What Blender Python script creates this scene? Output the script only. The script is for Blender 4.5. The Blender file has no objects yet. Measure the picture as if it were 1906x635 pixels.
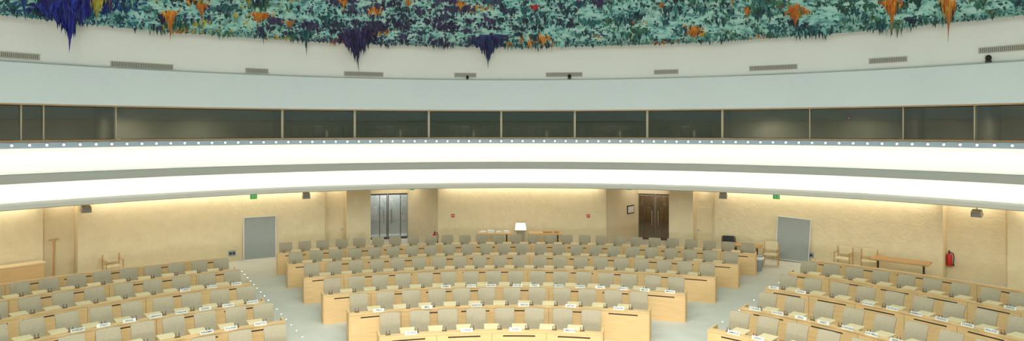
import bpy, bmesh, math, random
from mathutils import Vector, noise
random.seed(7)
S=bpy.context.scene
S.view_settings.view_transform='Standard'
H=5.3; F=1200.0; CY=7.5
col=S.collection

# ---------------------------------------------------------------- helpers
def lin(c):
    return tuple(((v/255)/12.92 if v/255<=0.04045 else (((v/255)+0.055)/1.055)**2.4) for v in c)+(1.0,)
def tx(px): return (px-953)/F
def solve(t,R,yc=CY):
    a=1+t*t
    return (yc+math.sqrt(yc*yc-a*(yc*yc-R*R)))/a
def phi_of(px,R,yc=CY):
    t=tx(px); d=solve(t,R,yc)
    return math.atan2(t*d,d-yc)
def pos(phi,R,yc=CY): return (R*math.sin(phi), yc+R*math.cos(phi))

def mat(name,rgb,rough=0.7,metal=0.0,var=0.0,scale=3.0,bump=0.0,bscale=20.0,emit=0,stretch=None,detail=4):
    m=bpy.data.materials.new(name); m.use_nodes=True
    nt=m.node_tree; b=nt.nodes['Principled BSDF']
    c=lin(rgb); b.inputs['Base Color'].default_value=c
    b.inputs['Roughness'].default_value=rough; b.inputs['Metallic'].default_value=metal
    if emit:
        b.inputs['Emission Color'].default_value=c; b.inputs['Emission Strength'].default_value=emit
    tc=nt.nodes.new('ShaderNodeTexCoord'); mp=nt.nodes.new('ShaderNodeMapping')
    nt.links.new(tc.outputs['Object'],mp.inputs[0])
    if stretch: mp.inputs['Scale'].default_value=stretch
    if var>0:
        n=nt.nodes.new('ShaderNodeTexNoise'); n.inputs['Scale'].default_value=scale; n.inputs['Detail'].default_value=detail
        nt.links.new(mp.outputs[0],n.inputs['Vector'])
        r=nt.nodes.new('ShaderNodeValToRGB')
        r.color_ramp.elements[0].position=.3; r.color_ramp.elements[1].position=.7
        r.color_ramp.elements[0].color=tuple(v*(1-var) for v in c[:3])+(1,)
        r.color_ramp.elements[1].color=tuple(min(1,v*(1+var)) for v in c[:3])+(1,)
        nt.links.new(n.outputs['Fac'],r.inputs[0]); nt.links.new(r.outputs[0],b.inputs['Base Color'])
    if bump>0:
        n2=nt.nodes.new('ShaderNodeTexNoise'); n2.inputs['Scale'].default_value=bscale; n2.inputs['Detail'].default_value=8
        n2.inputs['Distortion'].default_value=1.5
        nt.links.new(mp.outputs[0],n2.inputs['Vector'])
        bp=nt.nodes.new('ShaderNodeBump'); bp.inputs['Strength'].default_value=bump; bp.inputs['Distance'].default_value=0.05
        nt.links.new(n2.outputs['Fac'],bp.inputs['Height']); nt.links.new(bp.outputs[0],b.inputs['Normal'])
    return m
def glassmat(name,tint,refl=0.12,rough=0.02):
    m=bpy.data.materials.new(name); m.use_nodes=True; nt=m.node_tree; nt.nodes.clear()
    o=nt.nodes.new('ShaderNodeOutputMaterial'); mx=nt.nodes.new('ShaderNodeMixShader')
    tr=nt.nodes.new('ShaderNodeBsdfTransparent'); tr.inputs[0].default_value=lin(tint)
    g=nt.nodes.new('ShaderNodeBsdfGlossy'); g.inputs['Roughness'].default_value=rough
    mx.inputs[0].default_value=refl
    nt.links.new(tr.outputs[0],mx.inputs[1]); nt.links.new(g.outputs[0],mx.inputs[2]); nt.links.new(mx.outputs[0],o.inputs[0])
    return m
def emat(name,rgb,st):
    m=bpy.data.materials.new(name); m.use_nodes=True; nt=m.node_tree; nt.nodes.clear()
    o=nt.nodes.new('ShaderNodeOutputMaterial'); e=nt.nodes.new('ShaderNodeEmission')
    e.inputs[0].default_value=lin(rgb); e.inputs[1].default_value=st; nt.links.new(e.outputs[0],o.inputs[0]); return m

M={}
M['plaster']=mat('plaster_ochre',(226,209,170),.88,var=.04,scale=3,bump=.3,bscale=3.4,detail=8)
M['plaster_pale']=mat('plaster_pale',(216,208,192),.85,var=.03,bump=.15,bscale=6)
M['vest']=mat('vestibule_plaster',(230,214,180),.85,var=.03,bump=.15,bscale=6)
M['white']=mat('white_paint',(228,226,216),.75,var=.02,scale=.5)
M['fascia']=mat('fascia_paint',(204,210,208),.6,var=.02,scale=.5)
M['cove']=mat('cove_white',(232,229,222),.7)
M['lip']=mat('cove_lip_grey',(172,171,161),.6)
M['lip2']=mat('cove_lip_pale',(206,203,192),.6)
M['strip']=mat('fascia_strip_bluegrey',(144,158,168),.55)
M['wood']=mat('light_wood',(226,186,130),.5,var=.08,scale=2.5,stretch=(1,1,14))
M['woodend']=mat('light_wood_end',(230,192,136),.5,var=.06,scale=2.5,stretch=(8,8,1))
M['tablet']=mat('cream_laminate',(236,212,166),.6,var=.02)
M['chair']=mat('taupe_fabric',(174,159,132),.85,var=.05,scale=30,bump=.1,bscale=150)
M['metal']=mat('brushed_aluminium',(170,170,165),.35,metal=.8)
M['black']=mat('black_plastic',(28,28,28),.5)
M['brown']=mat('dark_brown_plastic',(104,84,64),.6)
M['slot']=mat('slot_shadow',(58,42,32),.8)
M['carpet']=mat('pale_carpet',(214,210,196),.95,var=.04,scale=2.0,bump=.2,bscale=120)
M['grey']=mat('grey_board',(156,162,158),.7,var=.03)
M['booth']=mat('booth_wall',(160,156,138),.8,var=.16,scale=.8)
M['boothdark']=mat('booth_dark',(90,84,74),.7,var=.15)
M['boothdesk']=mat('booth_desk_dark',(62,58,50),.6,var=.1)
M['mullion']=mat('mullion_tan',(170,158,126),.5)
M['rail']=mat('wood_rail',(160,124,80),.5,var=.1,stretch=(1,1,8))
M['dark']=mat('dark_door_frame',(66,60,54),.4,var=.1)
M['brownframe']=mat('brown_door_frame',(92,72,44),.4,var=.1)
M['red']=mat('red_paint',(190,34,22),.4)
M['card']=mat('white_card',(228,226,216),.6)
M['ink']=mat('black_ink',(20,20,24),.7)
M['vent']=mat('vent_grille',(190,186,170),.5)
M['ventdark']=mat('vent_shadow',(126,120,104),.8)
M['oak']=mat('oak_chair',(198,154,98),.5,var=.08,stretch=(6,6,1))
M['paper']=mat('paper_white',(238,238,232),.8)
M['bin']=mat('bin_grey',(150,156,160),.5)
M['speaker']=mat('speaker_beige',(186,176,150),.7)
M['glass']=glassmat('booth_glass',(214,215,206),.09)
M['dglass']=glassmat('door_glass',(206,214,220),.16)
M['bglass']=glassmat('brown_door_glass',(170,156,136),.14)
M['tube']=emat('cove_lamp',(255,250,236),11)
M['tubew']=emat('wall_wash_lamp',(255,250,234),15)
M['dot']=emat('downlight_lens',(240,248,255),5)
M['stud']=emat('aisle_lens',(255,252,240),3.5)
M['lamp']=emat('lamp_glow',(255,250,235),1.3)
M['green']=mat('exit_green',(40,176,90),.5,emit=.35)
M['bottle']=mat('white_bottle',(225,230,228),.4)

class MB:
    def __init__(s): s.v=[];s.f=[];s.m=[]
    def add(s,vs,fs,mi=0):
        o=len(s.v); s.v+=[tuple(v) for v in vs]
        for f in fs: s.f.append(tuple(o+i for i in f)); s.m.append(mi)
    def box(s,c,d,mi=0,rz=0,rx=0,taper=1.0):
        vs=[]
        for z in (-1,1):
            k=1 if z<0 else taper
            for x,y in ((-1,-1),(1,-1),(1,1),(-1,1)):
                v=Vector((x*d[0]/2*k,y*d[1]/2*k,z*d[2]/2))
                if rx: v=Vector((v.x,v.y*math.cos(rx)-v.z*math.sin(rx),v.y*math.sin(rx)+v.z*math.cos(rx)))
                if rz: v=Vector((v.x*math.cos(rz)-v.y*math.sin(rz),v.x*math.sin(rz)+v.y*math.cos(rz),v.z))
                vs.append(v+Vector(c))
        s.add(vs,[(3,2,1,0),(4,5,6,7),(0,1,5,4),(1,2,6,5),(2,3,7,6),(3,0,4,7)],mi)
    def tube(s,p,q,r,mi=0,n=10,r2=None):
        p=Vector(p);q=Vector(q); r2=r if r2 is None else r2
        a=(q-p).normalized(); u=a.orthogonal().normalized(); w=a.cross(u)
        vs=[];
        for c,rr in ((p,r),(q,r2)):
            for i in range(n):
                t=2*math.pi*i/n; vs.append(c+u*rr*math.cos(t)+w*rr*math.sin(t))
        fs=[(i,(i+1)%n,n+(i+1)%n,n+i) for i in range(n)]+[tuple(range(n-1,-1,-1)),tuple(range(n,2*n))]
        s.add(vs,fs,mi)
    def path(s,pts,r,mi=0,n=8):
        for a,b in zip(pts[:-1],pts[1:]): s.tube(a,b,r,mi,n)
    def lathe(s,prof,c=(0,0,0),mi=0,n=20):
        vs=[]
        for r,z in prof:
            for i in range(n):
                t=2*math.pi*i/n; vs.append((c[0]+r*math.cos(t),c[1]+r*math.sin(t),c[2]+z))
        fs=[]
        for j in range(len(prof)-1):
            for i in range(n): fs.append((j*n+i,j*n+(i+1)%n,(j+1)*n+(i+1)%n,(j+1)*n+i))
        s.add(vs,fs,mi)
    def arc(s,prof,p0,p1,n,yc=CY,mi=0,closed=True,caps=True):
        k=len(prof); vs=[]
        for i in range(n+1):
            ph=p0+(p1-p0)*i/n
            for R,z in prof: vs.append((R*math.sin(ph),yc+R*math.cos(ph),z))
        fs=[]
        m=k if closed else k-1
        for i in range(n):
            for j in range(m):
                a=i*k+j;b=i*k+(j+1)%k; fs.append((a,b,b+k,a+k))
        if closed and caps: fs+= [tuple(range(k-1,-1,-1)),tuple(n*k+j for j in range(k))]
        s.add(vs,fs,mi)
    def arcbox(s,R0,R1,z0,z1,p0,p1,n,yc=CY,mi=0):
        s.arc([(R0,z0),(R0,z1),(R1,z1),(R1,z0)],p0,p1,n,yc,mi)
    def mesh(s,name,mats,bevel=0,smooth=False,seg=2):
        me=bpy.data.meshes.new(name); me.from_pydata(s.v,[],s.f)
        for m in mats: me.materials.append(m)
        me.polygons.foreach_set('material_index',s.m)
        bm=bmesh.new(); bm.from_mesh(me)
        bmesh.ops.recalc_face_normals(bm,faces=bm.faces)
        if bevel>0:
            es=[e for e in bm.edges if len(e.link_faces)==2 and e.calc_face_angle(0)>.6]
            bmesh.ops.bevel(bm,geom=es,offset=bevel,segments=seg,affect='EDGES',profile=.5,clamp_overlap=True)
        bm.to_mesh(me); bm.free()
        if smooth: me.polygons.foreach_set('use_smooth',[True]*len(me.polygons))
        me.update(); return me

def obj(name,me,loc=(0,0,0),rz=0,parent=None,label=None,category=None,group=None,kind=None,rx=0):
    o=bpy.data.objects.new(name,me); col.objects.link(o)
    o.location=loc; o.rotation_euler=(rx,0,rz)
    if parent: o.parent=parent
    if label: o['label']=label
    if category: o['category']=category
    if group: o['group']=group
    if kind: o['kind']=kind
    return o
def struct(name,mb,mats,label=None,**k):
    me=mb.mesh(name,mats,**k); return obj(name,me,kind='structure',label=label or name.replace('_',' '),category=name.split('_')[0])
def thing(name,parts,loc,rz,label,category,group=None,rx=0):
    r=obj(name,None,loc,rz,None,label,category,group,rx=rx); r.empty_display_size=.2
    for pn,me in parts: obj(pn,me,parent=r)
    return r

# ---------------------------------------------------------------- camera
cam=bpy.data.cameras.new('camera'); co=bpy.data.objects.new('camera',cam); col.objects.link(co)
cam.lens=36*F/1906; cam.sensor_width=36; cam.shift_y=-77.5/1906; cam.clip_end=200
co.location=(0,0,H); co.rotation_euler=(math.radians(90),0,0); S.camera=co

# ---------------------------------------------------------------- setting
PV=math.radians(82)
mb=MB(); mb.arc([(0.01,0),(26,0),(26,-.2),(.01,-.2)],-math.pi,math.pi,96,caps=False); struct('floor',mb,[M['carpet']],'pale grey beige carpet floor')
mb=MB(); mb.arcbox(25.8,26.1,0,11.9,-math.pi,math.pi,96); struct('wall_outer',mb,[M['plaster_pale']],'outer shell wall of the hall')
mb=MB(); mb.arcbox(.01,26,11.95,12.2,-math.pi,math.pi,96); struct('ceiling_slab',mb,[M['white']],'roof slab above the dome')
mb=MB(); mb.arcbox(19.2,19.5,0,9.4,PV,2*math.pi-PV,90); struct('wall_front',mb,[M['plaster_pale']],'pale plaster wall behind the podium')
segs=[(-260,80,21.7),(80,145,22.1),(145,605,21.5),(605,645,21.75),(645,690,21.0),(815,1128,21.8),(1245,1290,21.0),(1290,1330,21.75),(1330,1755,21.5),(1755,1875,22.1),(1875,2170,21.6)]
names=['far_left','left_recess','left','left_step','left_pier','centre','right_pier','right_step','right','right_recess','far_right']
for (a,b,R),nm in zip(segs,names):
    mb=MB(); p0=phi_of(a,R);p1=phi_of(b,R)
    if nm=='far_left': p0=-PV
    if nm=='far_right': p1=PV
    mb.arcbox(R,22.8,0,2.9,p0,p1,max(3,int((b-a)/12)))
    struct('wall_'+nm,mb,[M['plaster']],'ochre rough plaster wall')
    if nm.endswith('pier'): continue
    t=MB(); t.arcbox(R-.34,R-.26,2.82,2.87,p0+.012,p1-.012,max(3,int((b-a)/12)))
    obj('wall_wash_light',t.mesh('wall_wash_light',[M['tubew']]),label='linear lamp under the gallery washing the ochre wall',category='lamp',group='wall wash lamps')
mb=MB(); mb.arcbox(18.6,25.8,2.9,2.96,-PV,PV,140); struct('ceiling_gallery',mb,[M['plaster_pale']],'soffit below the gallery')
NN=220
pr=[(18.66,3.08),(18.7,2.98),(19.15,2.98),(19.38,3.04),(19.5,3.16),(19.56,3.35),(19.52,3.52),(19.42,3.63),(19.25,3.69),(18.3,3.69)]
mb=MB(); mb.arc(pr,-PV,PV,NN,closed=False); struct('trim_1',mb,[M['cove']],'lower white light cove around the gallery')
pr=[(18.6,2.9),(18.5,2.93),(18.47,3.06),(18.5,3.11),(18.58,3.13),(18.64,3.11),(18.66,3.08)]
mb=MB(); mb.arc(pr,-PV,PV,NN,closed=False); struct('trim_30',mb,[M['lip2']],'pale lip of the lower light cove')
pr=[(18.3,3.69),(18.2,3.71),(18.17,3.9),(18.2,3.96),(18.28,3.98),(18.36,3.95),(18.42,3.78)]
mb=MB(); mb.arc(pr,-PV,PV,NN,closed=False); struct('trim_2',mb,[M['lip']],'grey lip of the upper light cove')
pr=[(18.42,3.78),(18.95,3.78),(19.2,3.84),(19.34,3.98),(19.42,4.2),(19.42,4.4),(19.34,4.57),(19.2,4.67),(19.02,4.7)]
mb=MB(); mb.arc(pr,-PV,PV,NN,closed=False); struct('trim_3',mb,[M['cove']],'upper white light cove around the gallery')
pr=[(19.02,4.7),(18.98,4.72),(18.98,4.88),(19.02,4.9),(19.6,4.9)]
mb=MB(); mb.arc(pr,-PV,PV,NN,closed=False); struct('trim_4',mb,[M['strip']],'blue grey fascia carrying the small downlights')
mb=MB(); mb.arcbox(19.0,19.1,4.9,4.95,-PV,PV,NN); struct('trim_5',mb,[M['rail']],'wooden rail along the gallery')
for R,z,k in ((18.84,3.0,'lower'),(18.62,3.8,'upper')):
    t=MB(); t.arcbox(R,R+.07,z,z+.05,-PV,PV,160)
    obj('cove_light',t.mesh('cove_light',[M['tube']]),label='continuous white lamp hidden in the %s cove'%k,category='lamp',group='cove lamps')
mb=MB(); mb.arc([(19.5,6.06),(19.0,6.06),(18.96,6.1),(19.02,7.3),(19.12,7.34),(19.5,7.34)],-math.pi,math.pi,260,closed=False)
struct('wall_fascia',mb,[M['fascia']],'smooth bluish white curved fascia above the booths')
mb=MB(); mb.arc([(19.12,7.34),(19.5,7.36),(19.5,9.4),(18.5,9.4)],-math.pi,math.pi,260,closed=False)
struct('wall_upper',mb,[M['white']],'white curved upper wall with ventilation grilles')
mb=MB(); mb.arcbox(18.98,19.06,6.02,6.06,-PV,PV,NN); struct('trim_6',mb,[M['rail']],'wooden strip above the booth windows')

# ---------------------------------------------------------------- interpreter booths
mb=MB(); mb.arcbox(19.6,23,4.0,4.15,-PV,PV,100); struct('floor_gallery',mb,[M['boothdark']],'dark booth floor')
mb=MB(); mb.arcbox(19.05,23,6.1,6.2,-PV,PV,100); struct('ceiling_booth',mb,[M['booth']],'olive booth ceiling')
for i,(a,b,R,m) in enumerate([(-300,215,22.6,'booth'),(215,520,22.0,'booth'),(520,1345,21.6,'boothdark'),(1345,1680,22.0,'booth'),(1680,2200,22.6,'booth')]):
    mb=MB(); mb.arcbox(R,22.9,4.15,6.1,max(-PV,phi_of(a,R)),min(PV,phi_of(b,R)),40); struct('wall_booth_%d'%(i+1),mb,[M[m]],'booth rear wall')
mull=[-180,38,80,215,525,660,798,933,1070,1205,1345,1508,1682,1815,2080]
for i,p in enumerate(mull):
    ph=phi_of(p,19.45); x,y=pos(ph,19.4)
    mb=MB(); w=.085 if 500<p<1360 else .04
    mb.box((x,y,5.48),(w,.06,1.1),rz=-ph)
    struct('trim_%d'%(7+i),mb,[M['mullion']],'tan window mullion')
    if p not in (38,80,1508):
        R=20.95 if 500<p<1360 else 21.2
        x,y=pos(ph,R-.1); mb=MB(); mb.box((x,y,5.12),(.07,2*(R-.2-19.5),1.94),rz=-ph)
        struct('wall_partition_%d'%(i+1),mb,[M['boothdark' if 500<p<1360 or p==1682 else 'booth']],'booth partition wall')
for i,(a,b) in enumerate(zip(mull[:-1],mull[1:])):
    mb=MB(); mb.arcbox(19.44,19.455,4.95,6.04,phi_of(a,19.45)+.002,phi_of(b,19.45)-.002,14)
    struct('window_%d'%(i+1),mb,[M['glass']],'tinted booth window pane')
def booth_desk(a,b):
    mb=MB(); p0=phi_of(a,20)+.008;p1=phi_of(b,20)-.008
    mb.arcbox(19.7,20.25,4.92,4.96,p0,p1,10)
    mb.arcbox(19.7,19.74,4.15,4.92,p0,p1,10)
    me=mb.mesh('booth_desk',[M['boothdesk']])
    obj('booth_desk',me,label='dark interpreter desk behind the booth glass',category='desk',group='interpreter desks')
cb=MB(); cb.box((0,.22,1.02),(.42,.07,.5),rx=-.1); bk_me=cb.mesh('backrest',[M['black']],bevel=.03)
cb=MB(); cb.box((0,0,.62),(.44,.42,.09)); st_me=cb.mesh('seat',[M['black']],bevel=.03)
cb=MB(); cb.tube((0,0,.05),(0,0,.6),.03); 
for k in range(5): cb.tube((0,0,.06),(.28*math.cos(k*1.257),.28*math.sin(k*1.257),.03),.02)
bs_me=cb.mesh('pedestal',[M['metal']])
mc=MB(); mc.box((0,0,.012),(.3,.2,.024)); mc.box((0,0,.18),(.36,.03,.24)); mc.tube((0,.01,.02),(0,.01,.1),.02); mon_me=mc.mesh('screen',[M['black']],bevel=.004)
bt=MB(); bt.lathe([(0.001,0),(.05,0),(.05,.18),(.02,.24),(.02,.3),(.001,.3)]); bot_me=bt.mesh('water_bottle',[M['bottle']],smooth=True)
booths=[(525,660),(660,798),(798,933),(933,1070),(1070,1205),(1205,1345)]
for a,b in booths:
    booth_desk(a,b)
    for fr in (.2,.5,.8):
        p=a+(b-a)*fr; ph=phi_of(p,20.6); x,y=pos(ph,20.75)
        thing('office_chair',[('backrest',bk_me),('seat',st_me),('pedestal',bs_me)],(x,y,4.15),-ph+random.uniform(-.3,.3),'black interpreter office chair behind booth glass','chair','interpreter chairs')
    for fr in (.3,.72):
        p=a+(b-a)*fr; ph=phi_of(p,20); x,y=pos(ph,20.02)
        obj('monitor',mon_me,(x,y,4.96),-ph,None,'small black monitor on interpreter desk','monitor','interpreter monitors')
    p=a+(b-a)*.62; ph=phi_of(p,19.8); x,y=pos(ph,19.85)
    obj('water_bottle',bot_me,(x,y,4.96),-ph,None,'small white bottle on interpreter desk','bottle','booth bottles')
for a,b in [(85,213),(218,520),(1348,1678)]:
    booth_desk(a,b)
for p in (1580,1703):
    ph=phi_of(p,21.9 if p<1680 else 22.5); R=21.98 if p<1680 else 22.58
    x,y=pos(ph,R-.02); mb=MB(); mb.box((0,0,0),(.22,.03,.14)); mb.box((0,-.018,.0),(.1,.006,.07),1)
    obj('fire_sign',mb.mesh('fire_sign',[M['red'],M['card']]),(x,y,5.72),-ph,None,'small red fire sign on booth rear wall','sign','fire signs')

# ---------------------------------------------------------------- downlights on fascia
d1=MB(); d1.lathe([(.045,0),(.05,-.02),(.038,-.025),(.032,-.01)],n=14); ring=d1.mesh('bezel',[M['metal']])
d2=MB(); d2.lathe([(.001,-.018),(.032,-.016),(.032,-.005)],n=14); lens=d2.mesh('lens',[M['dot']])
st=.0232; n=int(math.radians(60)/st)
for i in range(-n,n+1):
    ph=i*st; x,y=pos(ph,18.98)
    r=obj('downlight',None,(x,y,4.8),-ph,None,'small round bright downlight on the gallery fascia','lamp','gallery downlights'); r.rotation_euler=(math.radians(-90),0,-ph)
    for nm,me in (('bezel',ring),('lens',lens)):
        obj(nm,me,parent=r)

# ---------------------------------------------------------------- vents / cameras
def vent(px,py,w):
    R=19.5; t=tx(px); d=solve(t,R); ph=phi_of(px,R); z=H+(240-py)*d/F
    W=w/F*d/ max(.6,math.cos(ph)*.9+.1); hh=.17
    mb=MB(); mb.box((0,.01,0),(W,.02,hh),1)
    for s in (-1,1):
        mb.box((0,-.01,s*hh/2),(W+.03,.04,.02)); mb.box((s*W/2,-.01,0),(.02,.04,hh))
    n=int(W/.05)
    for i in range(n): mb.box((-W/2+(i+.5)*W/n,-.005,0),(.018,.03,hh))
    x,y=pos(ph,R-.03)
    obj('vent_grille',mb.mesh('vent_grille',[M['vent'],M['ventdark']]),(x,y,z),-ph,None,'slatted beige ventilation grille on white upper wall','vent','ventilation grilles')
for a in [(23,103,55),(265,122,80),(478,132,35),(677,138,68),(866,140,40),(1050,139,67),(1240,134,42),(1439,126,73),(1653,112,48),(1882,90,66)]: vent(*a)
pc=MB(); pc.box((0,0,-.04),(.14,.14,.08)); base_me=pc.mesh('camera_mount',[M['black']],bevel=.01)
pc=MB(); pc.lathe([(.001,-.1),(.05,-.09),(.08,-.04),(.085,0),(.07,.05),(.03,.08),(.001,.085)],c=(0,0,.08)); pc.tube((0,-.06,.08),(0,-.13,.07),.035); hd_me=pc.mesh('camera_head',[M['black']],smooth=True)
for px,k in ((870,.7),(1060,.9),(1840,1)):
    R=19.25; ph=phi_of(px,R); x,y=pos(ph,R)
    r=thing('security_camera',[('camera_mount',base_me),('camera_head',hd_me)],(x,y,7.34+.08*k),-ph,'small black dome camera on the fascia ledge','camera','ledge cameras'); r.scale=(k,k,k)

# ---------------------------------------------------------------- painted dome
RD=18.95
def zd(R): return 8.66+3.2*(1-(R/RD)**2)
dm=bpy.data.materials.new('painted_dome'); dm.use_nodes=True; nt=dm.node_tree; b=nt.nodes['Principled BSDF']; b.inputs['Roughness'].default_value=.8
g=nt.nodes.new('ShaderNodeNewGeometry')
n1=nt.nodes.new('ShaderNodeTexNoise'); n1.inputs['Scale'].default_value=3.2; n1.inputs['Detail'].default_value=10
n2=nt.nodes.new('ShaderNodeTexNoise'); n2.inputs['Scale'].default_value=.35; n2.inputs['Detail'].default_value=3
for n in (n1,n2): nt.links.new(g.outputs['Position'],n.inputs['Vector'])
r1=nt.nodes.new('ShaderNodeValToRGB'); cr=r1.color_ramp; cr.elements[0].position=.34; cr.elements[0].color=lin((40,60,80)); cr.elements[1].position=.48; cr.elements[1].color=lin((130,198,192))
e=cr.elements.new(.41); e.color=lin((70,130,130)); e=cr.elements.new(.6); e.color=lin((180,218,208))
r2=nt.nodes.new('ShaderNodeValToRGB'); cr=r2.color_ramp; cr.elements[0].position=.4; cr.elements[0].color=lin((140,200,200)); cr.elements[1].position=.6; cr.elements[1].color=lin((166,190,176))
mx=nt.nodes.new('ShaderNodeMix'); mx.data_type='RGBA'; mx.blend_type='MIX'; mx.inputs[0].default_value=.3
nt.links.new(n1.outputs['Fac'],r1.inputs[0]); nt.links.new(n2.outputs['Fac'],r2.inputs[0])
nt.links.new(r1.outputs[0],mx.inputs[6]); nt.links.new(r2.outputs[0],mx.inputs[7]); nt.links.new(mx.outputs[2],b.inputs['Base Color'])
mb=MB(); prof=[(RD*i/30+.001,zd(RD*i/30)) for i in range(31)]+[(RD+.02,8.75),(RD-.1,8.95)]
mb.arc(prof,-math.pi,math.pi,200,closed=False)
CEIL=struct('ceiling',mb,[dm],'shallow dome painted aqua and teal',smooth=True)
sm=bpy.data.materials.new('stalactite_paint'); sm.use_nodes=True; nt=sm.node_tree; b=nt.nodes['Principled BSDF']; b.inputs['Roughness'].default_value=.7
at=nt.nodes.new('ShaderNodeAttribute'); at.attribute_name='Col'
nz=nt.nodes.new('ShaderNodeTexNoise'); nz.inputs['Scale'].default_value=9
hs=nt.nodes.new('ShaderNodeHueSaturation'); mr=nt.nodes.new('ShaderNodeMapRange'); mr.inputs[3].default_value=.5; mr.inputs[4].default_value=1.3
g=nt.nodes.new('ShaderNodeNewGeometry'); nt.links.new(g.outputs['Position'],nz.inputs['Vector']); nt.links.new(nz.outputs['Fac'],mr.inputs[0])
nt.links.new(at.outputs['Color'],hs.inputs['Color']); nt.links.new(mr.outputs[0],hs.inputs['Value']); nt.links.new(hs.outputs[0],b.inputs['Base Color'])

AQ=[(150,208,198),(128,190,184),(170,214,200)]
TEAL=[(46,104,108),(66,130,126),(36,74,86),(32,52,68)]
PURP=[(58,48,90),(74,62,104),(42,38,70),(70,76,108)]
GREEN=[(56,104,78),(44,86,74),(88,130,92),(66,124,110)]
BLUE=[(28,46,130),(34,88,140),(60,130,160)]
ORNG=[(224,140,36),(206,112,28),(228,164,56),(150,90,40)]
YEL=[(210,184,50),(180,172,70)]
RED=[(190,54,44)]
def base_pal(dg,nv):
    if dg<-42: return BLUE+TEAL
    if dg<-26: return TEAL+GREEN+YEL if nv>0 else TEAL+PURP
    if dg<-2: return PURP+PURP+PURP+TEAL[2:] if nv>-.3 else TEAL
    if dg<12: return TEAL+TEAL+PURP
    return GREEN+TEAL if nv>-.1 else TEAL
def pick(phi,R,x,y):
    dg=math.degrees(phi); nv=noise.noise(Vector((x*.28,y*.5,3.1))); nv2=noise.noise(Vector((x*.6,y*.9,9.7))); q=random.random()
    if nv2>.34+.06*(dg>0) and q<.7: return random.choice(ORNG+YEL) if dg<-24 else random.choice(ORNG)
    if nv2<-.52 and -24<dg<12 and q<.5: return random.choice(RED+ORNG+PURP)
    if q<(.22 if -26<dg<-2 else .3): return random.choice(AQ)
    return random.choice(base_pal(dg,nv))
class ST:
    def __init__(s): s.v=[];s.f=[];s.c=[]
    def spike(s,x,y,z,r,L,c,bend=0):
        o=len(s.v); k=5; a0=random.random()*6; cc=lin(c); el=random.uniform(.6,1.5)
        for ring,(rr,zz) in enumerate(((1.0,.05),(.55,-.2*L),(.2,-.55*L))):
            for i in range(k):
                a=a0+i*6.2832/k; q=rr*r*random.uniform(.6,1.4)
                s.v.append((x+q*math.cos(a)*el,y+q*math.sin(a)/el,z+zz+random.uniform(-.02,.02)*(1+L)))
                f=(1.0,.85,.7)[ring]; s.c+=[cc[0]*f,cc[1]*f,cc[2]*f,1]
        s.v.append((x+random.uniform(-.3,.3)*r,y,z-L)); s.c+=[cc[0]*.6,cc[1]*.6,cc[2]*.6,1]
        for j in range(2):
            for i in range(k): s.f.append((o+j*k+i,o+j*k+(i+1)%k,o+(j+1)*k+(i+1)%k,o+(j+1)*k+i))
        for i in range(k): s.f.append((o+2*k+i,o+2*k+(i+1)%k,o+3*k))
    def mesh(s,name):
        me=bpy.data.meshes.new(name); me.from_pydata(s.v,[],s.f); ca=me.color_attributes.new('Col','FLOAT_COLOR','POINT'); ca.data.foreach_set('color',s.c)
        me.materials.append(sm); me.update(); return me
st_=ST()
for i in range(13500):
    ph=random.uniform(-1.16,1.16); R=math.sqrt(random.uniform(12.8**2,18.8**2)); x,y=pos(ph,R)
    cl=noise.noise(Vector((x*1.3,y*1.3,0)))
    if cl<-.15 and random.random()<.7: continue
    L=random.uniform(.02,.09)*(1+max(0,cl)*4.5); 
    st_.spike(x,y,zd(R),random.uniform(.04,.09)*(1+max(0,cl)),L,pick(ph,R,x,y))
for i in range(330):
    ph=random.uniform(-1.1,1.1); R=random.uniform(14.2,18.6); cx,cy=pos(ph,R); dg=math.degrees(ph)
    nv=noise.noise(Vector((cx*.28,cy*.5,3.1))); pal=random.choice(base_pal(dg,nv)); alt=random.choice(base_pal(dg,nv))
    w=random.uniform(.18,.5); L0=random.uniform(.18,.5)
    if R>18.2: L0*=.75
    for k in range(random.randint(10,20)):
        q=min(1,abs(random.gauss(0,.5))); a=random.random()*6.28; x=cx+q*w*math.cos(a)*1.3; y=cy+q*w*math.sin(a)*.7; RR=min(18.9,math.hypot(x,y-CY))
        st_.spike(x,y,zd(RR),w*random.uniform(.14,.28),L0*max(.15,1-q)*random.uniform(.5,1),pal if random.random()<.7 else alt)
for i in range(2000):
    ph=random.uniform(-1.16,1.16); R=random.uniform(18.5,18.93); x,y=pos(ph,R)
    cl=noise.noise(Vector((x*.9,y*.9,5)))
    st_.spike(x,y,zd(R)+.02,random.uniform(.04,.09),random.uniform(.04,.13)*(1+max(0,cl)*3),pick(ph,R,x,y))
obj('stalactite_field',st_.mesh('stalactite_field'),parent=CEIL,label='countless small painted stalactites dripping from the dome',kind='stuff')
def cluster(px,tip,R,w,pal,n,label):
    t=tx(px); d=solve(t,R); ph=phi_of(px,R); zt=H+(240-tip)*d/F; L0=max(.2,zd(R)-zt); cx,cy=pos(ph,R)
    s=ST()
    for i in range(n*3):
        q=abs(random.gauss(0,.45)); q=min(q,1.0)
        if i==0:q=0
        a=random.random()*6.2832; x=cx+q*w*math.cos(a); y=cy+q*w*math.sin(a)*.7
        RR=min(18.9,math.hypot(x,y-CY)); L=L0*max(.14,(1-q)**1.2)*random.uniform(.3,.8) if i else L0
        s.spike(x-cx,y-cy,zd(RR)-zd(R),w*random.uniform(.1,.2)*(1.1-.5*q)*(1.3 if L0>.8 else 1),L,random.choice(pal))
    obj('stalactite_cluster',s.mesh('stalactite_cluster'),(cx,cy,zd(R)),0,CEIL,label+' hanging from the dome')
cluster(130,100,17.6,1.15,[(28,36,150),(24,30,110),(40,60,170)],90,'large deep blue stalactite cluster')
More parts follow.
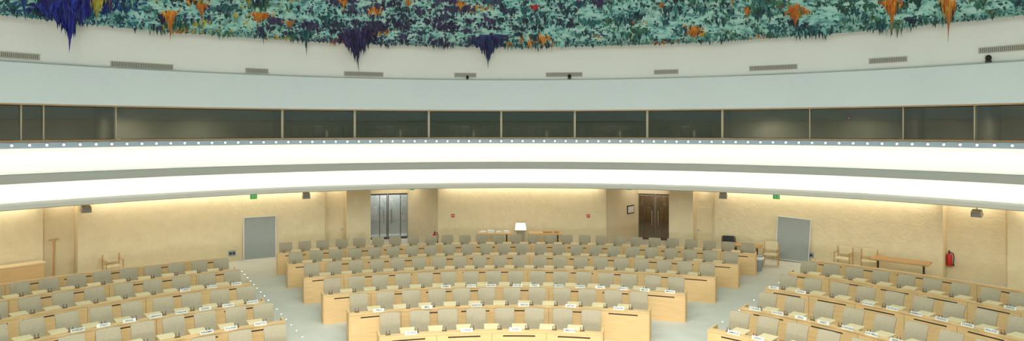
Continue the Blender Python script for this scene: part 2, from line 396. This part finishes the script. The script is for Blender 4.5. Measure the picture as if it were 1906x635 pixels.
cluster(665,137,18.2,1.0,[(44,36,84),(60,50,104),(34,30,66)],70,'large dark purple stalactite cluster')
cluster(908,130,18.3,.85,[(40,40,100),(30,60,110),(50,36,90)],56,'indigo stalactite cluster')
cluster(570,106,18.2,.35,TEAL[:3],22,'teal stalactite cluster')
for a in [(317,80,17.6,.38,26),(1027,99,18.5,.2,10),(1290,78,17.8,.5,34),(1765,82,17.6,.33,22),(1660,64,17.2,.42,26),(1480,55,17.0,.7,24),(640,26,15.6,.3,16),(760,24,15.4,.25,14),(857,26,15.4,.3,16),(1362,24,15.2,.35,18),(375,46,16.8,.35,18),(480,52,17.2,.6,26),(540,60,17.5,.35,14),(1230,26,15.8,.2,10),(1390,46,16.6,.3,12)]:
    cluster(a[0],a[1],a[2],a[3],ORNG[:3]+[(196,100,30)],a[4],'bright orange stalactite cluster')
cluster(995,24,15.6,.35,[(206,50,40),(150,40,50)],18,'red stalactite cluster')
cluster(205,22,15.6,.3,[(206,40,50),(190,60,90)],16,'crimson stalactite cluster')
cluster(1415,24,15.5,.25,[(24,60,150),(20,90,130)],14,'cobalt stalactite cluster')
cluster(180,52,17.0,.5,YEL,22,'yellow stalactite cluster')
cluster(45,40,16.8,.9,[(30,90,140),(40,110,120),(24,60,130)],30,'teal blue stalactite cluster')
cluster(1190,70,17.8,.7,GREEN,30,'dark green stalactite cluster')
cluster(820,60,17.2,.8,PURP[:3],40,'purple grey stalactite cluster')
cluster(700,70,17.4,.9,PURP[:3],40,'violet stalactite cluster')
cluster(490,85,18.2,.5,PURP[:3]+TEAL[:2],25,'dusky purple stalactite cluster')

# ---------------------------------------------------------------- vestibules with glass doors
def wallbox(name,p,q,z0,z1,th,m,label,kind='structure'):
    p=Vector(p);q=Vector(q); c=(p+q)/2; L=(q-p).length; a=math.atan2(q.y-p.y,q.x-p.x)
    mb=MB(); mb.box((c.x,c.y,(z0+z1)/2),(L,th,z1-z0),rz=a)
    return struct(name,mb,[m],label)
def PT(px,R): t=tx(px); d=solve(t,R); return (t*d,d)
dn=1
for side,(pa,pb,pe) in (('left',(815,760,682)),('right',(1128,1187,1252))):
    fm,gm=('dark','dglass') if side=='left' else ('brownframe','bglass')
    A=PT(pa,21.85);B=PT(pb,24.3);E=PT(pe,24.3); DH=2.2
    wallbox('wall_vestibule_'+side,A,B,0,2.9,.1,M['vest'],'warm pale vestibule side wall')
    wallbox('wall_header_'+side,B,E,DH,2.9,.12,M['vest'],'pale wall above glass doors')
    E2=PT(pe,22.6); wallbox('wall_jamb_'+side,E,E2,0,2.9,.1,M['vest'],'vestibule jamb wall')
    Bv=Vector(B);Ev=Vector(E); L=(Ev-Bv).length; ang=math.atan2(Ev.y-Bv.y,Ev.x-Bv.x)
    nl=2; lw=L/nl
    for k in range(nl):
        c=Bv+(Ev-Bv)*((k+.5)/nl)
        r=obj('door_%d'%dn,None,(c.x,c.y,0),ang,None,'glass door leaf with dark metal frame','door',kind='structure'); dn+=1
        f=MB()
        for s in (-1,1): f.box((s*(lw/2-.03),0,DH/2),(.05,.07,DH-.02))
        f.box((0,0,.05),(lw-.1,.07,.1)); f.box((0,0,DH-.05),(lw-.1,.07,.08)); f.box((-lw*.12,0,DH/2),(.03,.05,DH-.1))
        obj('frame',f.mesh('frame',[M[fm]]),parent=r)
        gl=MB(); gl.box((0,0,DH/2),(lw-.12,.012,DH-.2)); obj('glass_pane',gl.mesh('glass_pane',[M[gm]]),parent=r)
        hx=lw*.32*(1 if k==0 else -1)
        hn=MB()
        for yy in (-.08,.08):
            hn.tube((hx,yy,.7),(hx,yy,1.4),.016); hn.tube((hx,yy,.8),(hx,0,.8),.01); hn.tube((hx,yy,1.3),(hx,0,1.3),.01)
        obj('handle',hn.mesh('handle',[M['metal']]),parent=r)
    t=MB(); c=(Vector(PT((pa+pe)/2,23.4))); a2=-phi_of((pa+pe)/2,23)
    t.box((0,0,0),(2.2,.12,.04)); obj('ceiling_lamp',t.mesh('ceiling_lamp',[M['tubew']]),(c.x,c.y,2.87),a2,None,'linear white ceiling lamp in the door vestibule','lamp','vestibule lamps')
for k,(px0,px1,side) in enumerate(((608,642,-1),(1295,1328,1))):
    R=21.75; a=phi_of(px0,R);b2=phi_of(px1,R); ph=(a+b2)/2; x,y=pos(ph,R-.015); w=(b2-a)*R*.85
    r=obj('door_%d'%dn,None,(x,y,0),-ph,None,'flush ochre service door','door',kind='structure'); dn+=1
    q=MB(); q.box((0,0,.97),(w,.03,1.94)); obj('leaf',q.mesh('leaf',[M['plaster']],bevel=.006),parent=r)
    q=MB(); q.box((-side*w*.38,-.04,.95),(.1,.03,.03)); q.box((-side*w*.42,-.02,.95),(.03,.04,.1)); obj('handle',q.mesh('handle',[M['metal']]),parent=r)

# ---------------------------------------------------------------- desks, chairs
def grid_back():
    mb=MB(); nx,nz=8,8; W=.235; th=.05
    vs=[];fs=[]
    for side in (0,1):
        for j in range(nz+1):
            v=j/nz; z=.4+.57*v
            w=W*(.9+.1*min(1,v*2))
            for i in range(nx+1):
                u=-1+2*i/nx
                y=.2+.14*v*v+.05*v - .04*(u*u) + (th if side else 0)
                vs.append((u*w,y,z))
    k=(nx+1)*(nz+1)
    for j in range(nz):
        for i in range(nx):
            a=j*(nx+1)+i; fs.append((a,a+1,a+nx+2,a+nx+1)); fs.append((k+a,k+a+nx+1,k+a+nx+2,k+a+1))
    for i in range(nx):
        fs.append((i,k+i,k+i+1,i+1)); a=nz*(nx+1)+i; fs.append((a,a+1,k+a+1,k+a))
    for j in range(nz):
        a=j*(nx+1); fs.append((a,a+nx+1,k+a+nx+1,k+a)); a+=nx; fs.append((a,k+a,k+a+nx+1,a+nx+1))
    mb.add(vs,fs); return mb.mesh('backrest',[M['chair']],bevel=.014)
BACK=grid_back()
q=MB(); q.box((0,0,.44),(.46,.44,.08)); SEAT=q.mesh('seat',[M['chair']],bevel=.03,seg=3)
q=MB(); q.tube((0,0,.03),(0,0,.4),.03,n=12); q.lathe([(.001,.05),(.1,.045),(.22,.02),(.23,0),(.001,0)],n=20); q.box((0,.05,.385),(.2,.3,.03)); PED=q.mesh('pedestal',[M['metal']])
q=MB(); q.box((0,0,0),(.34,.4,.025)); TAB=q.mesh('writing_tablet',[M['tablet']],bevel=.008)
q=MB(); q.box((0,0,.01),(.11,.05,.02)); CON=q.mesh('console_base',[M['brown']],bevel=.005)
q=MB(); q.path([(.032,0,.018),(.032,.0,.08),(.028,-.02,.1)],.008); NECK=q.mesh('microphone',[M['brown']])
q=MB(); q.path([(-.032,.0,.018),(-.036,0,.08),(-.028,0,.095)],.008); EAR=q.mesh('earphone_hook',[M['brown']])
chairs=0
WORDS={}
def name_card(x,y,z,rz,txt):
    w=.27; mb=MB()
    vs=[(-w/2,-.03,0),(w/2,-.03,0),(w/2,.0,.07),(-w/2,.0,.07),(-w/2,.03,0),(w/2,.03,0)]
    mb.add(vs,[(0,1,2,3),(3,2,5,4),(0,3,4),(1,5,2),(0,4,5,1)])
    if 'c' not in WORDS: WORDS['c']=mb.mesh('card',[M['card']])
    r=obj('name_card',None,(x,y,z),rz,None,'white tent name card reading '+txt.title()+' on desk edge','name card','country name cards')
    obj('card',WORDS['c'],parent=r)
    cu=bpy.data.curves.new('lettering','FONT'); cu.body=txt; cu.size=.056; cu.align_x='CENTER'; cu.align_y='CENTER'; cu.resolution_u=2; cu.offset=.0008
    tmp=bpy.data.objects.new('tmp_text',cu)
    me=bpy.data.meshes.new_from_object(tmp); me.name='lettering'; me.materials.clear(); me.materials.append(M['ink']); bpy.data.objects.remove(tmp); bpy.data.curves.remove(cu)
    sx=min(1.0,7.0/max(1,len(txt)))
    o=obj('lettering',me,(0,-.0175,.035),parent=r); o.rotation_euler=(math.atan2(.07,.03),0,0); o.scale=(sx,1,1)
def row(yc,R,px0,px1,signs=(),flip=False,ends=(True,True),seats=True):
    global chairs
    p0=phi_of(px0,R,yc);p1=phi_of(px1,R,yc); pm=(p0+p1)/2
    bx,by=pos(pm,R+.1,yc); base=Vector((bx,by,0))
    desk=obj('conference_desk',None,base,0,None,'long curved light wood conference desk with slotted front panel','desk','curved conference desks')
    def part(nm,mb,ms,**k):
        return obj(nm,mb.mesh(nm,ms,**k),(-base.x,-base.y,0),parent=desk)
    n=max(8,int((p1-p0)*R/.25))
    m=MB(); m.arcbox(R,R+.035,.0,.755,p0,p1,n,yc)
    arcl=(p1-p0)*R; ns=int(arcl/1.15)
    for i in range(ns):
        c=p0+(i+.5)*(p1-p0)/ns; h=.36/R
        m.arcbox(R-.003,R+.01,.66,.69,c-h,c+h,4,yc,1)
        if i<ns-1: m.arcbox(R-.002,R+.01,.02,.74,c+(p1-p0)/ns/2-.003/R,c+(p1-p0)/ns/2+.003/R,1,yc,1)
    part('front_panel',m,[M['wood'],M['slot']])
    m=MB(); m.arcbox(R-.015,R+.16,.755,.785,p0-.01/R,p1+.01/R,n,yc); part('worktop',m,[M['wood']])
    for s,p in ((0,p0),(1,p1)):
        if ends[s]:
            x,y=pos(p,R+.3,yc); m=MB(); m.box((x,y,.385),(.04,.55,.77),rz=-p); part('end_panel',m,[M['woodend']])
    if not seats: return
    Rc=R+.8; nseat=int(round((p1-p0)*(R+.85)/.675)); dp=(p1-p0)/nseat
    sgn=-1 if flip else 1
    for i in range(nseat):
        a=p0+(i+.5)*dp
        x,y=pos(a,Rc,yc)
        thing('conference_chair',[('backrest',BACK),('seat',SEAT),('pedestal',PED)],(x,y,0),-a+random.uniform(-.06,.06),'taupe upholstered pedestal conference chair behind wooden desk','chair','delegate chairs'); chairs+=1
        a2=a+sgn*.32/(R+.37)
        if p0+.2/R<a2<p1-.2/R:
            x,y=pos(a2,R+.37,yc); obj('writing_tablet',TAB,(x-base.x,y-base.y,.773),-a2,parent=desk)
        a3=a-sgn*.13/(R+.08); x,y=pos(a3,R+.11,yc)
        thing('microphone_console',[('console_base',CON),('microphone',NECK),('earphone_hook',EAR)],(x,y,.785),-a3,'small dark brown delegate microphone console on desk ledge','microphone','delegate microphones')
    for px,txt in signs:
        p=phi_of(px,R,yc); x,y=pos(p,R+.025,yc)
        name_card(x,y,.785,-p,txt)
YC=5.0
row(YC,20.2,518,1405)
row(YC,18.0,537,1373)
row(YC,15.8,567,1330)
row(YC,13.45,603,1274,[(830,'ZAMBIA'),(877,'NICARAGUA'),(914,'MALAYSIA'),(963,'HOLY SEE'),(995,'SPAIN'),(1040,'ROMANIA'),(1080,'NORWAY'),(1117,'NEPAL'),(1160,'MONACO'),(1200,'MALTA'),(1247,'MEXICO')])
row(YC,11.4,651,1207,[(705,'PERU'),(795,'MALI'),(887,'ARGENTINA'),(975,'UZBEKISTAN'),(1062,'LATVIA'),(1152,'JORDAN')])
row(YC,9.4,708,1120,[(765,'COSTA RICA'),(869,'CHINA'),(959,'CHILE'),(1060,'CAMEROON')])
row(YC,20.2,-90,413,ends=(False,True),seats=False)
row(YC,18.0,-90,440,ends=(False,True))
row(YC,15.8,-90,465,[(440,'SENEGAL'),(395,'URUGUAY'),(345,'TURKEY')],ends=(False,True))
row(YC,13.45,-90,493,[(145,'SWEDEN'),(193,'ITALY'),(241,'ISRAEL'),(290,'UKRAINE'),(338,'THAILAND'),(382,'SUDAN'),(425,'SLOVAKIA'),(470,'SINGAPORE')],ends=(False,True))
row(YC,11.4,60,530,[(485,'PAKISTAN'),(430,'POLAND'),(385,'PANAMA')],ends=(False,True))
row(YC,9.4,300,560,ends=(False,True))
YR=8.7
row(YR,16.9,1510,2010,flip=True,ends=(True,False),seats=False)
row(YR,14.5,1468,2010,[(1880,'KENYA')],flip=True,ends=(True,False))
row(YR,12.0,1425,2010,[(1440,'BRAZIL'),(1490,'GHANA'),(1615,'HUNGARY'),(1660,'GEORGIA'),(1705,'GERMANY'),(1752,'FRANCE'),(1800,'ETHIOPIA'),(1845,'FINLAND')],flip=True,ends=(True,False))
row(YR,9.5,1378,2010,[(1405,'ICELAND'),(1447,'INDONESIA'),(1490,'IRAQ'),(1532,'HAITI'),(1577,'HONDURAS'),(1622,'GUATEMALA'),(1668,'GREECE')],flip=True,ends=(True,False))
row(YR,7.3,1318,1800,[(1365,'JAMAICA'),(1410,'JAPAN')],flip=True,ends=(True,False))
print('CHAIRS',chairs)

# ---------------------------------------------------------------- aisle lights
q=MB(); q.lathe([(.001,.012),(.022,.012),(.024,.004)],n=12); AL=q.mesh('lens',[M['stud']])
q=MB(); q.lathe([(.024,.008),(.036,.006),(.04,0)],n=14); AB=q.mesh('bezel',[M['metal']])
def studs(x0,y0,x1,y1,n):
    d0=H*F/(y0-240); d1_=H*F/(y1-240); A=Vector((tx(x0)*d0,d0)); B=Vector((tx(x1)*d1_,d1_))
    for i in range(n):
        p=A.lerp(B,i/(n-1)); thing('aisle_light',[('lens',AL),('bezel',AB)],(p.x,p.y,0.0),0,'small bright round step light in the carpet aisle','lamp','aisle lights')
studs(450,506,574,640,17)
studs(1460,520,1345,600,10)

# ---------------------------------------------------------------- wall side things
for px0,px1,tilt,lb in ((458,510,0,'grey fabric display board standing against ochre wall'),(1447,1500,.05,'grey display board leaning on ochre wall beside armchair')):
    pm=(px0+px1)/2; R=21.36; ph=phi_of(pm,R); x,y=pos(ph,R); d=solve(tx(pm),R); w=(px1-px0)/F*d/.93; hh=1.72
    q=MB(); q.box((0,0,hh/2),(w,.03,hh)); b1=q.mesh('panel',[M['grey']])
    q=MB()
    for s in (-1,1): q.box((s*w/2,0,hh/2),(.03,.05,hh+.03)); 
    q.box((0,0,hh),(w,.05,.03)); q.box((0,0,.015),(w,.05,.03)); b2=q.mesh('frame',[M['card']])
    r=thing('display_board',[('panel',b1),('frame',b2)],(x,y,0.0),-ph,lb,'board'); r.rotation_euler=(-.03,tilt,-ph)
    if tilt: r.location.z=.03
def table(px,R,w,dp,lb,wood='wood',z=.74,ccy=CY):
    ph=phi_of(px,R); x,y=pos(ph,R)
    q=MB(); q.box((0,0,z-.025),(w,dp,.05)); top=q.mesh('table_top',[M[wood]],bevel=.008)
    parts=[('table_top',top)]
    for sx in (-1,1):
        q=MB(); q.box((sx*(w/2-.18),0,.02),(.06,dp*.85,.04)); q.box((sx*(w/2-.18),0,z/2-.02),(.06,.07,z-.06)); q.box((sx*(w/2-.18),0,z-.065),(.05,dp*.7,.03))
        parts.append(('leg',q.mesh('leg',[M['dark']],bevel=.005)))
    thing('table',parts,(x,y,0),-ph,lb,'table'); return x,y,ph
t1=table(920,20.9,1.45,.6,'wooden folding table with stacked papers against wall')
t2=table(1015,20.9,1.45,.6,'wooden folding table holding document tray')
t3=table(1383,20.1,1.4,.7,'wooden table with dark legs beside black chair','oak')
t4=table(1676,20.1,1.75,.8,'long wooden table with trestle legs near ochre wall','oak')
def papers(t,off,w,h,lb,cl='paper',dy=0):
    x=t[0]+off*math.cos(-t[2]);y=t[1]+off*math.sin(-t[2])+dy
    q=MB(); zz=0
    for i in range(5):
        q.box((random.uniform(-.01,.01),random.uniform(-.01,.01),zz+h/10),(w,.28,h/5*.92),rz=random.uniform(-.08,.08)); zz+=h/5
    obj('paper_stack',q.mesh('paper_stack',[M[cl]]),(x,y,.74),-t[2],None,lb,'papers','paper stacks')
papers(t1,-.5,.24,.06,'white document stack on wooden table'); papers(t1,-.15,.3,.1,'tall white document stack on wooden table'); papers(t1,.2,.22,.05,'white document stack on wooden table'); papers(t1,.52,.22,.08,'white document stack on wooden table')
papers(t2,.1,.4,.06,'brown document tray on wooden table','oak'); papers(t2,.5,.22,.07,'brown document box on wooden table','oak')
ph=phi_of(969,20.7); x,y=pos(ph,20.7)
q=MB(); q.box((0,0,.42),(.34,.3,.84)); q.box((0,0,.02),(.44,.4,.04)); q.box((0,0,.87),(.5,.4,.05)); c1=q.mesh('cabinet',[M['chair']],bevel=.01)
q=MB(); q.box((0,0,1.03),(.5,.36,.27),taper=.82); c2=q.mesh('lamp_shade',[M['lamp']],bevel=.015)
thing('lectern',[('cabinet',c1),('lamp_shade',c2)],(x,y,0),-ph,'taupe lectern with white glowing box top between tables','lectern')
def armchair_parts(c):
    P=[]
    q=MB(); q.box((0,0,.44),(.5,.48,.05)); P.append(('seat',q.mesh('seat',[M[c[0]]],bevel=.015)))
    q=MB(); q.box((0,.25,.72),(.46,.035,.32),rx=-.12); P.append(('backrest',q.mesh('backrest',[M[c[0]]],bevel=.012)))
    for sx in (-1,1):
        for yy in (-.22,.22):
            q=MB(); q.tube((sx*.26,yy,0),(sx*.26,yy,.66 if yy<0 else .85),.016); P.append(('leg',q.mesh('leg',[M[c[1]]])))
        q=MB(); q.box((sx*.26,0,.67),(.045,.52,.025)); P.append(('armrest',q.mesh('armrest',[M[c[1]]],bevel=.006)))
    return P
AC=armchair_parts(('plaster','oak')); BC=armchair_parts(('black','black'))
for px,R,lb in ((210,20.8,'light oak armchair against ochre wall'),(1435,20.2,'light oak armchair beside grey board'),(1570,20.8,'light oak armchair against ochre wall'),(1618,20.8,'light oak armchair against ochre wall beside table')):
    ph=phi_of(px,R); x,y=pos(ph,R); thing('armchair',AC,(x,y,0),-ph+random.uniform(-.2,.2),lb,'chair','wall side armchairs')
ph=phi_of(1357,20.9); x,y=pos(ph,20.9); thing('armchair',BC,(x,y,0),-ph+.2,'black chair behind wooden table','chair')
x,y=pos(phi_of(1410,18.95),18.95); q=MB(); q.lathe([(.001,0),(.16,0),(.2,.5),(.215,.5),(.215,.53),(.19,.53),(.15,.03),(.001,.03)],n=24); b1=q.mesh('bin_body',[M['bin']],smooth=False)
q=MB(); q.lathe([(.18,.48),(.22,.54),(.24,.5),(.225,.44)],n=15); b2=q.mesh('bin_liner',[M['paper']])
thing('waste_bin',[('bin_body',b1),('bin_liner',b2)],(x,y,0),0,'grey waste bin with white liner beside table','bin')
def exting(px,R,z,lb):
    ph=phi_of(px,R); x,y=pos(ph,R)
    q=MB(); q.lathe([(.001,0),(.085,0),(.09,.03),(.09,.36),(.06,.43),(.03,.45),(.001,.45)],n=20); a=q.mesh('cylinder_body',[M['red']],smooth=True)
    q=MB(); q.box((0,0,.48),(.05,.05,.07)); q.box((0,-.06,.53),(.025,.16,.02),rx=.2); b_=q.mesh('valve',[M['black']])
    q=MB(); q.path([(.02,0,.49),(.12,-.02,.46),(.15,-.03,.3),(.13,-.03,.12)],.014); q.tube((.13,-.03,.12),(.13,-.03,.02),.014,r2=.035); c_=q.mesh('hose',[M['black']])
    q=MB(); q.box((0,.05,.25),(.06,.12,.04)); q.box((0,.1,.25),(.1,.03,.3)); 
    thing('fire_extinguisher',[('cylinder_body',a),('valve',b_),('hose',c_),('wall_bracket',q.mesh('wall_bracket',[M['metal']]))],(x,y,z),-ph,lb,'fire extinguisher')
exting(1767,21.95,.42,'red fire extinguisher on bracket at ochre wall corner'); exting(809,21.5,.2,'red fire extinguisher beside doorway')
for px in (843,1095):
    ph=phi_of(px,21.78); x,y=pos(ph,21.78); q=MB(); q.box((0,0,0),(.15,.02,.15)); q.box((-.02,-.012,0),(.02,.006,.07),1); q.box((.03,-.012,.01),(.02,.006,.04),1)
    obj('fire_sign',q.mesh('fire_sign',[M['red'],M['card']]),(x,y,1.38),-ph,None,'small square red fire sign on ochre wall','sign','fire signs')
def exit_sign(px,py,R,k=1):
    ph=phi_of(px,R); d=solve(tx(px),R); z=H-(py-240)*d/F; x,y=pos(ph,R)
    q=MB(); q.box((0,0,0),(.26*k,.05,.2*k)); a=q.mesh('sign_box',[M['green']],bevel=.008)
    q=MB(); 
    q.lathe([(.001,-.016),(.016,0),(.001,.016)],c=(-.03,-.03,.06),n=8)
    q.box((-.03,-.03,.015),(.03,.008,.06)); q.box((-.055,-.03,-.04),(.016,.008,.06),rz=0); q.box((-.01,-.03,-.04),(.016,.008,.06)); q.box((.0,-.03,.03),(.05,.008,.014)); q.box((.07,-.03,-.005),(.03,.008,.13))
    b_=q.mesh('running_person_symbol',[M['card']])
    q=MB(); q.tube((0,0,.07),(0,0,2.9-z),.01); c_=q.mesh('hanger',[M['metal']])
    thing('exit_sign',[('sign_box',a),('running_person_symbol',b_),('hanger',c_)],(x,y,z),-ph,'green exit sign with running person symbol above wall','sign','exit signs')
for a in ((472,366,20.9),(1445,366,20.9),(767,351,20.4,.75),(1172,351,20.4,.75)): exit_sign(*a)
def speaker(px,py):
    R=20.4; ph=phi_of(px,R); d=solve(tx(px),R); z=H-(py-240)*d/F; x,y=pos(ph,R)
    q=MB(); q.box((0,0,0),(.32,.26,.2),rx=.35,taper=.85); a=q.mesh('cabinet',[M['speaker']],bevel=.02)
    q=MB(); q.box((0,-.14,-.05),(.24,.012,.13),rx=.35); g_=q.mesh('speaker_grille',[M['bin']])
    q=MB(); q.box((0,.02,(2.9-z)/2+.02),(.04,.04,2.9-z-.04)); q.box((0,.02,2.9-z-.01),(.14,.14,.02)); c_=q.mesh('bracket',[M['speaker']])
    thing('loudspeaker',[('cabinet',a),('speaker_grille',g_),('bracket',c_)],(x,y,z),-ph,'beige loudspeaker hanging below the gallery','speaker','hanging loudspeakers')
for a in ((160,389),(570,364),(1346,364),(1818,397)): speaker(*a)
for px in (432,1507):
    ph=phi_of(px,21.45); x,y=pos(ph,21.46); q=MB(); q.box((0,0,0),(.28,.05,.2)); q.box((-.06,-.03,0),(.09,.01,.1),1); q.box((.06,-.03,0),(.09,.01,.1),1)
    obj('socket_box',q.mesh('socket_box',[M['bin'],M['black']],bevel=.004),(x,y,.32),-ph,None,'grey double wall socket box low on ochre wall','socket','wall sockets')
A=Vector(PT(1128,21.85));B=Vector(PT(1187,24.3)); c=A.lerp(B,.72); ang=math.atan2(B.y-A.y,B.x-A.x); nrm=Vector((math.sin(ang),-math.cos(ang)))
if nrm.x<0: nrm=-nrm
q=MB(); q.box((0,0,0),(.6,.03,.4),0); q.box((0,0,0),(.5,.045,.3),1); 
obj('notice_frame',q.mesh('notice_frame',[M['dark'],M['card']]),(c.x+nrm.x*.07,c.y+nrm.y*.07,1.5),ang,None,'framed white notice on vestibule wall','frame')
ph=phi_of(0,21.2); x,y=pos(ph,21.25); q=MB(); q.box((0,0,.4),(2.3,.45,.8)); a=q.mesh('counter_body',[M['wood']],bevel=.01); q=MB(); q.box((0,0,.82),(2.4,.52,.04)); b_=q.mesh('counter_top',[M['tablet']],bevel=.01)
thing('counter',[('counter_body',a),('counter_top',b_)],(x,y,0),-ph,'low light wood counter by the ochre wall','counter')
ph=phi_of(100,21.75); x,y=pos(ph,21.75); q=MB(); q.tube((0,0,.03),(0,0,1.45),.03); a=q.mesh('post',[M['oak']]); q=MB(); q.box((0,0,1.45),(.3,.05,.04)); b_=q.mesh('crossbar',[M['oak']]); q=MB(); q.box((0,0,.02),(.4,.08,.04)); q.box((0,0,.02),(.08,.4,.038)); c_=q.mesh('foot',[M['oak']])
thing('coat_stand',[('post',a),('crossbar',b_),('foot',c_)],(x,y,0),-ph,'wooden T shaped stand beside ochre wall','stand')

# ---------------------------------------------------------------- lights
def area(name,loc,size,power,color,rot=(0,0,0),shape='DISK',sy=None):
    l=bpy.data.lights.new(name,'AREA'); l.shape=shape; l.size=size; l.energy=power; l.color=color
    if sy: l.size_y=sy
    o=bpy.data.objects.new(name,l); col.objects.link(o); o.location=loc; o.rotation_euler=rot; return o
area('hall_fill_light',(0,9,10.6),12,1750,(1,.98,.99))  # added overhead fill disc for the seats, not a fixture of the hall
area('front_fill_light',(0,-2,10.2),4,900,(1,.985,1),rot=(math.radians(50),0,0))  # added fill high on the camera side, no such fixture there
area('dome_fill_uplight',(0,-5,2.3),4,2500,(1,.985,1),rot=(math.radians(145),0,0))  # added unseen source behind the camera, brightens dome and upper wall
for px,e in ((232,200),(370,120),(1432,200),(1600,120),(1900,80),(140,80),(20,50),(1750,80),(590,38),(728,38),(866,38),(1002,38),(1138,38),(1275,38)):  # two match visible ceiling lights; the rest are added to brighten the booths
    R=21.0 if e>40 else 20.6; x,y=pos(phi_of(px,R),R); l=bpy.data.lights.new('booth_lamp_and_fill','SPOT'); l.energy=e; l.spot_size=2.8; l.spot_blend=1; l.color=(1,.97,.93); l.shadow_soft_size=.15
    o=bpy.data.objects.new('booth_lamp_and_fill',l); col.objects.link(o); o.location=(x,y,6.05)
for px,e in ((722,150),(1220,70)):  # added point sources without a known fixture, lighten the lobby behind the doors
    x,y=PT(px,25.1); l=bpy.data.lights.new('lobby_fill_lamp','POINT'); l.energy=e; l.shadow_soft_size=.2; l.color=(.86,.94,1)
    o=bpy.data.objects.new('lobby_fill_lamp',l); col.objects.link(o); o.location=(x,y,2.6)
w=bpy.data.worlds.new('world'); S.world=w; w.use_nodes=True; w.node_tree.nodes['Background'].inputs[0].default_value=(.5,.5,.48,1); w.node_tree.nodes['Background'].inputs[1].default_value=.3
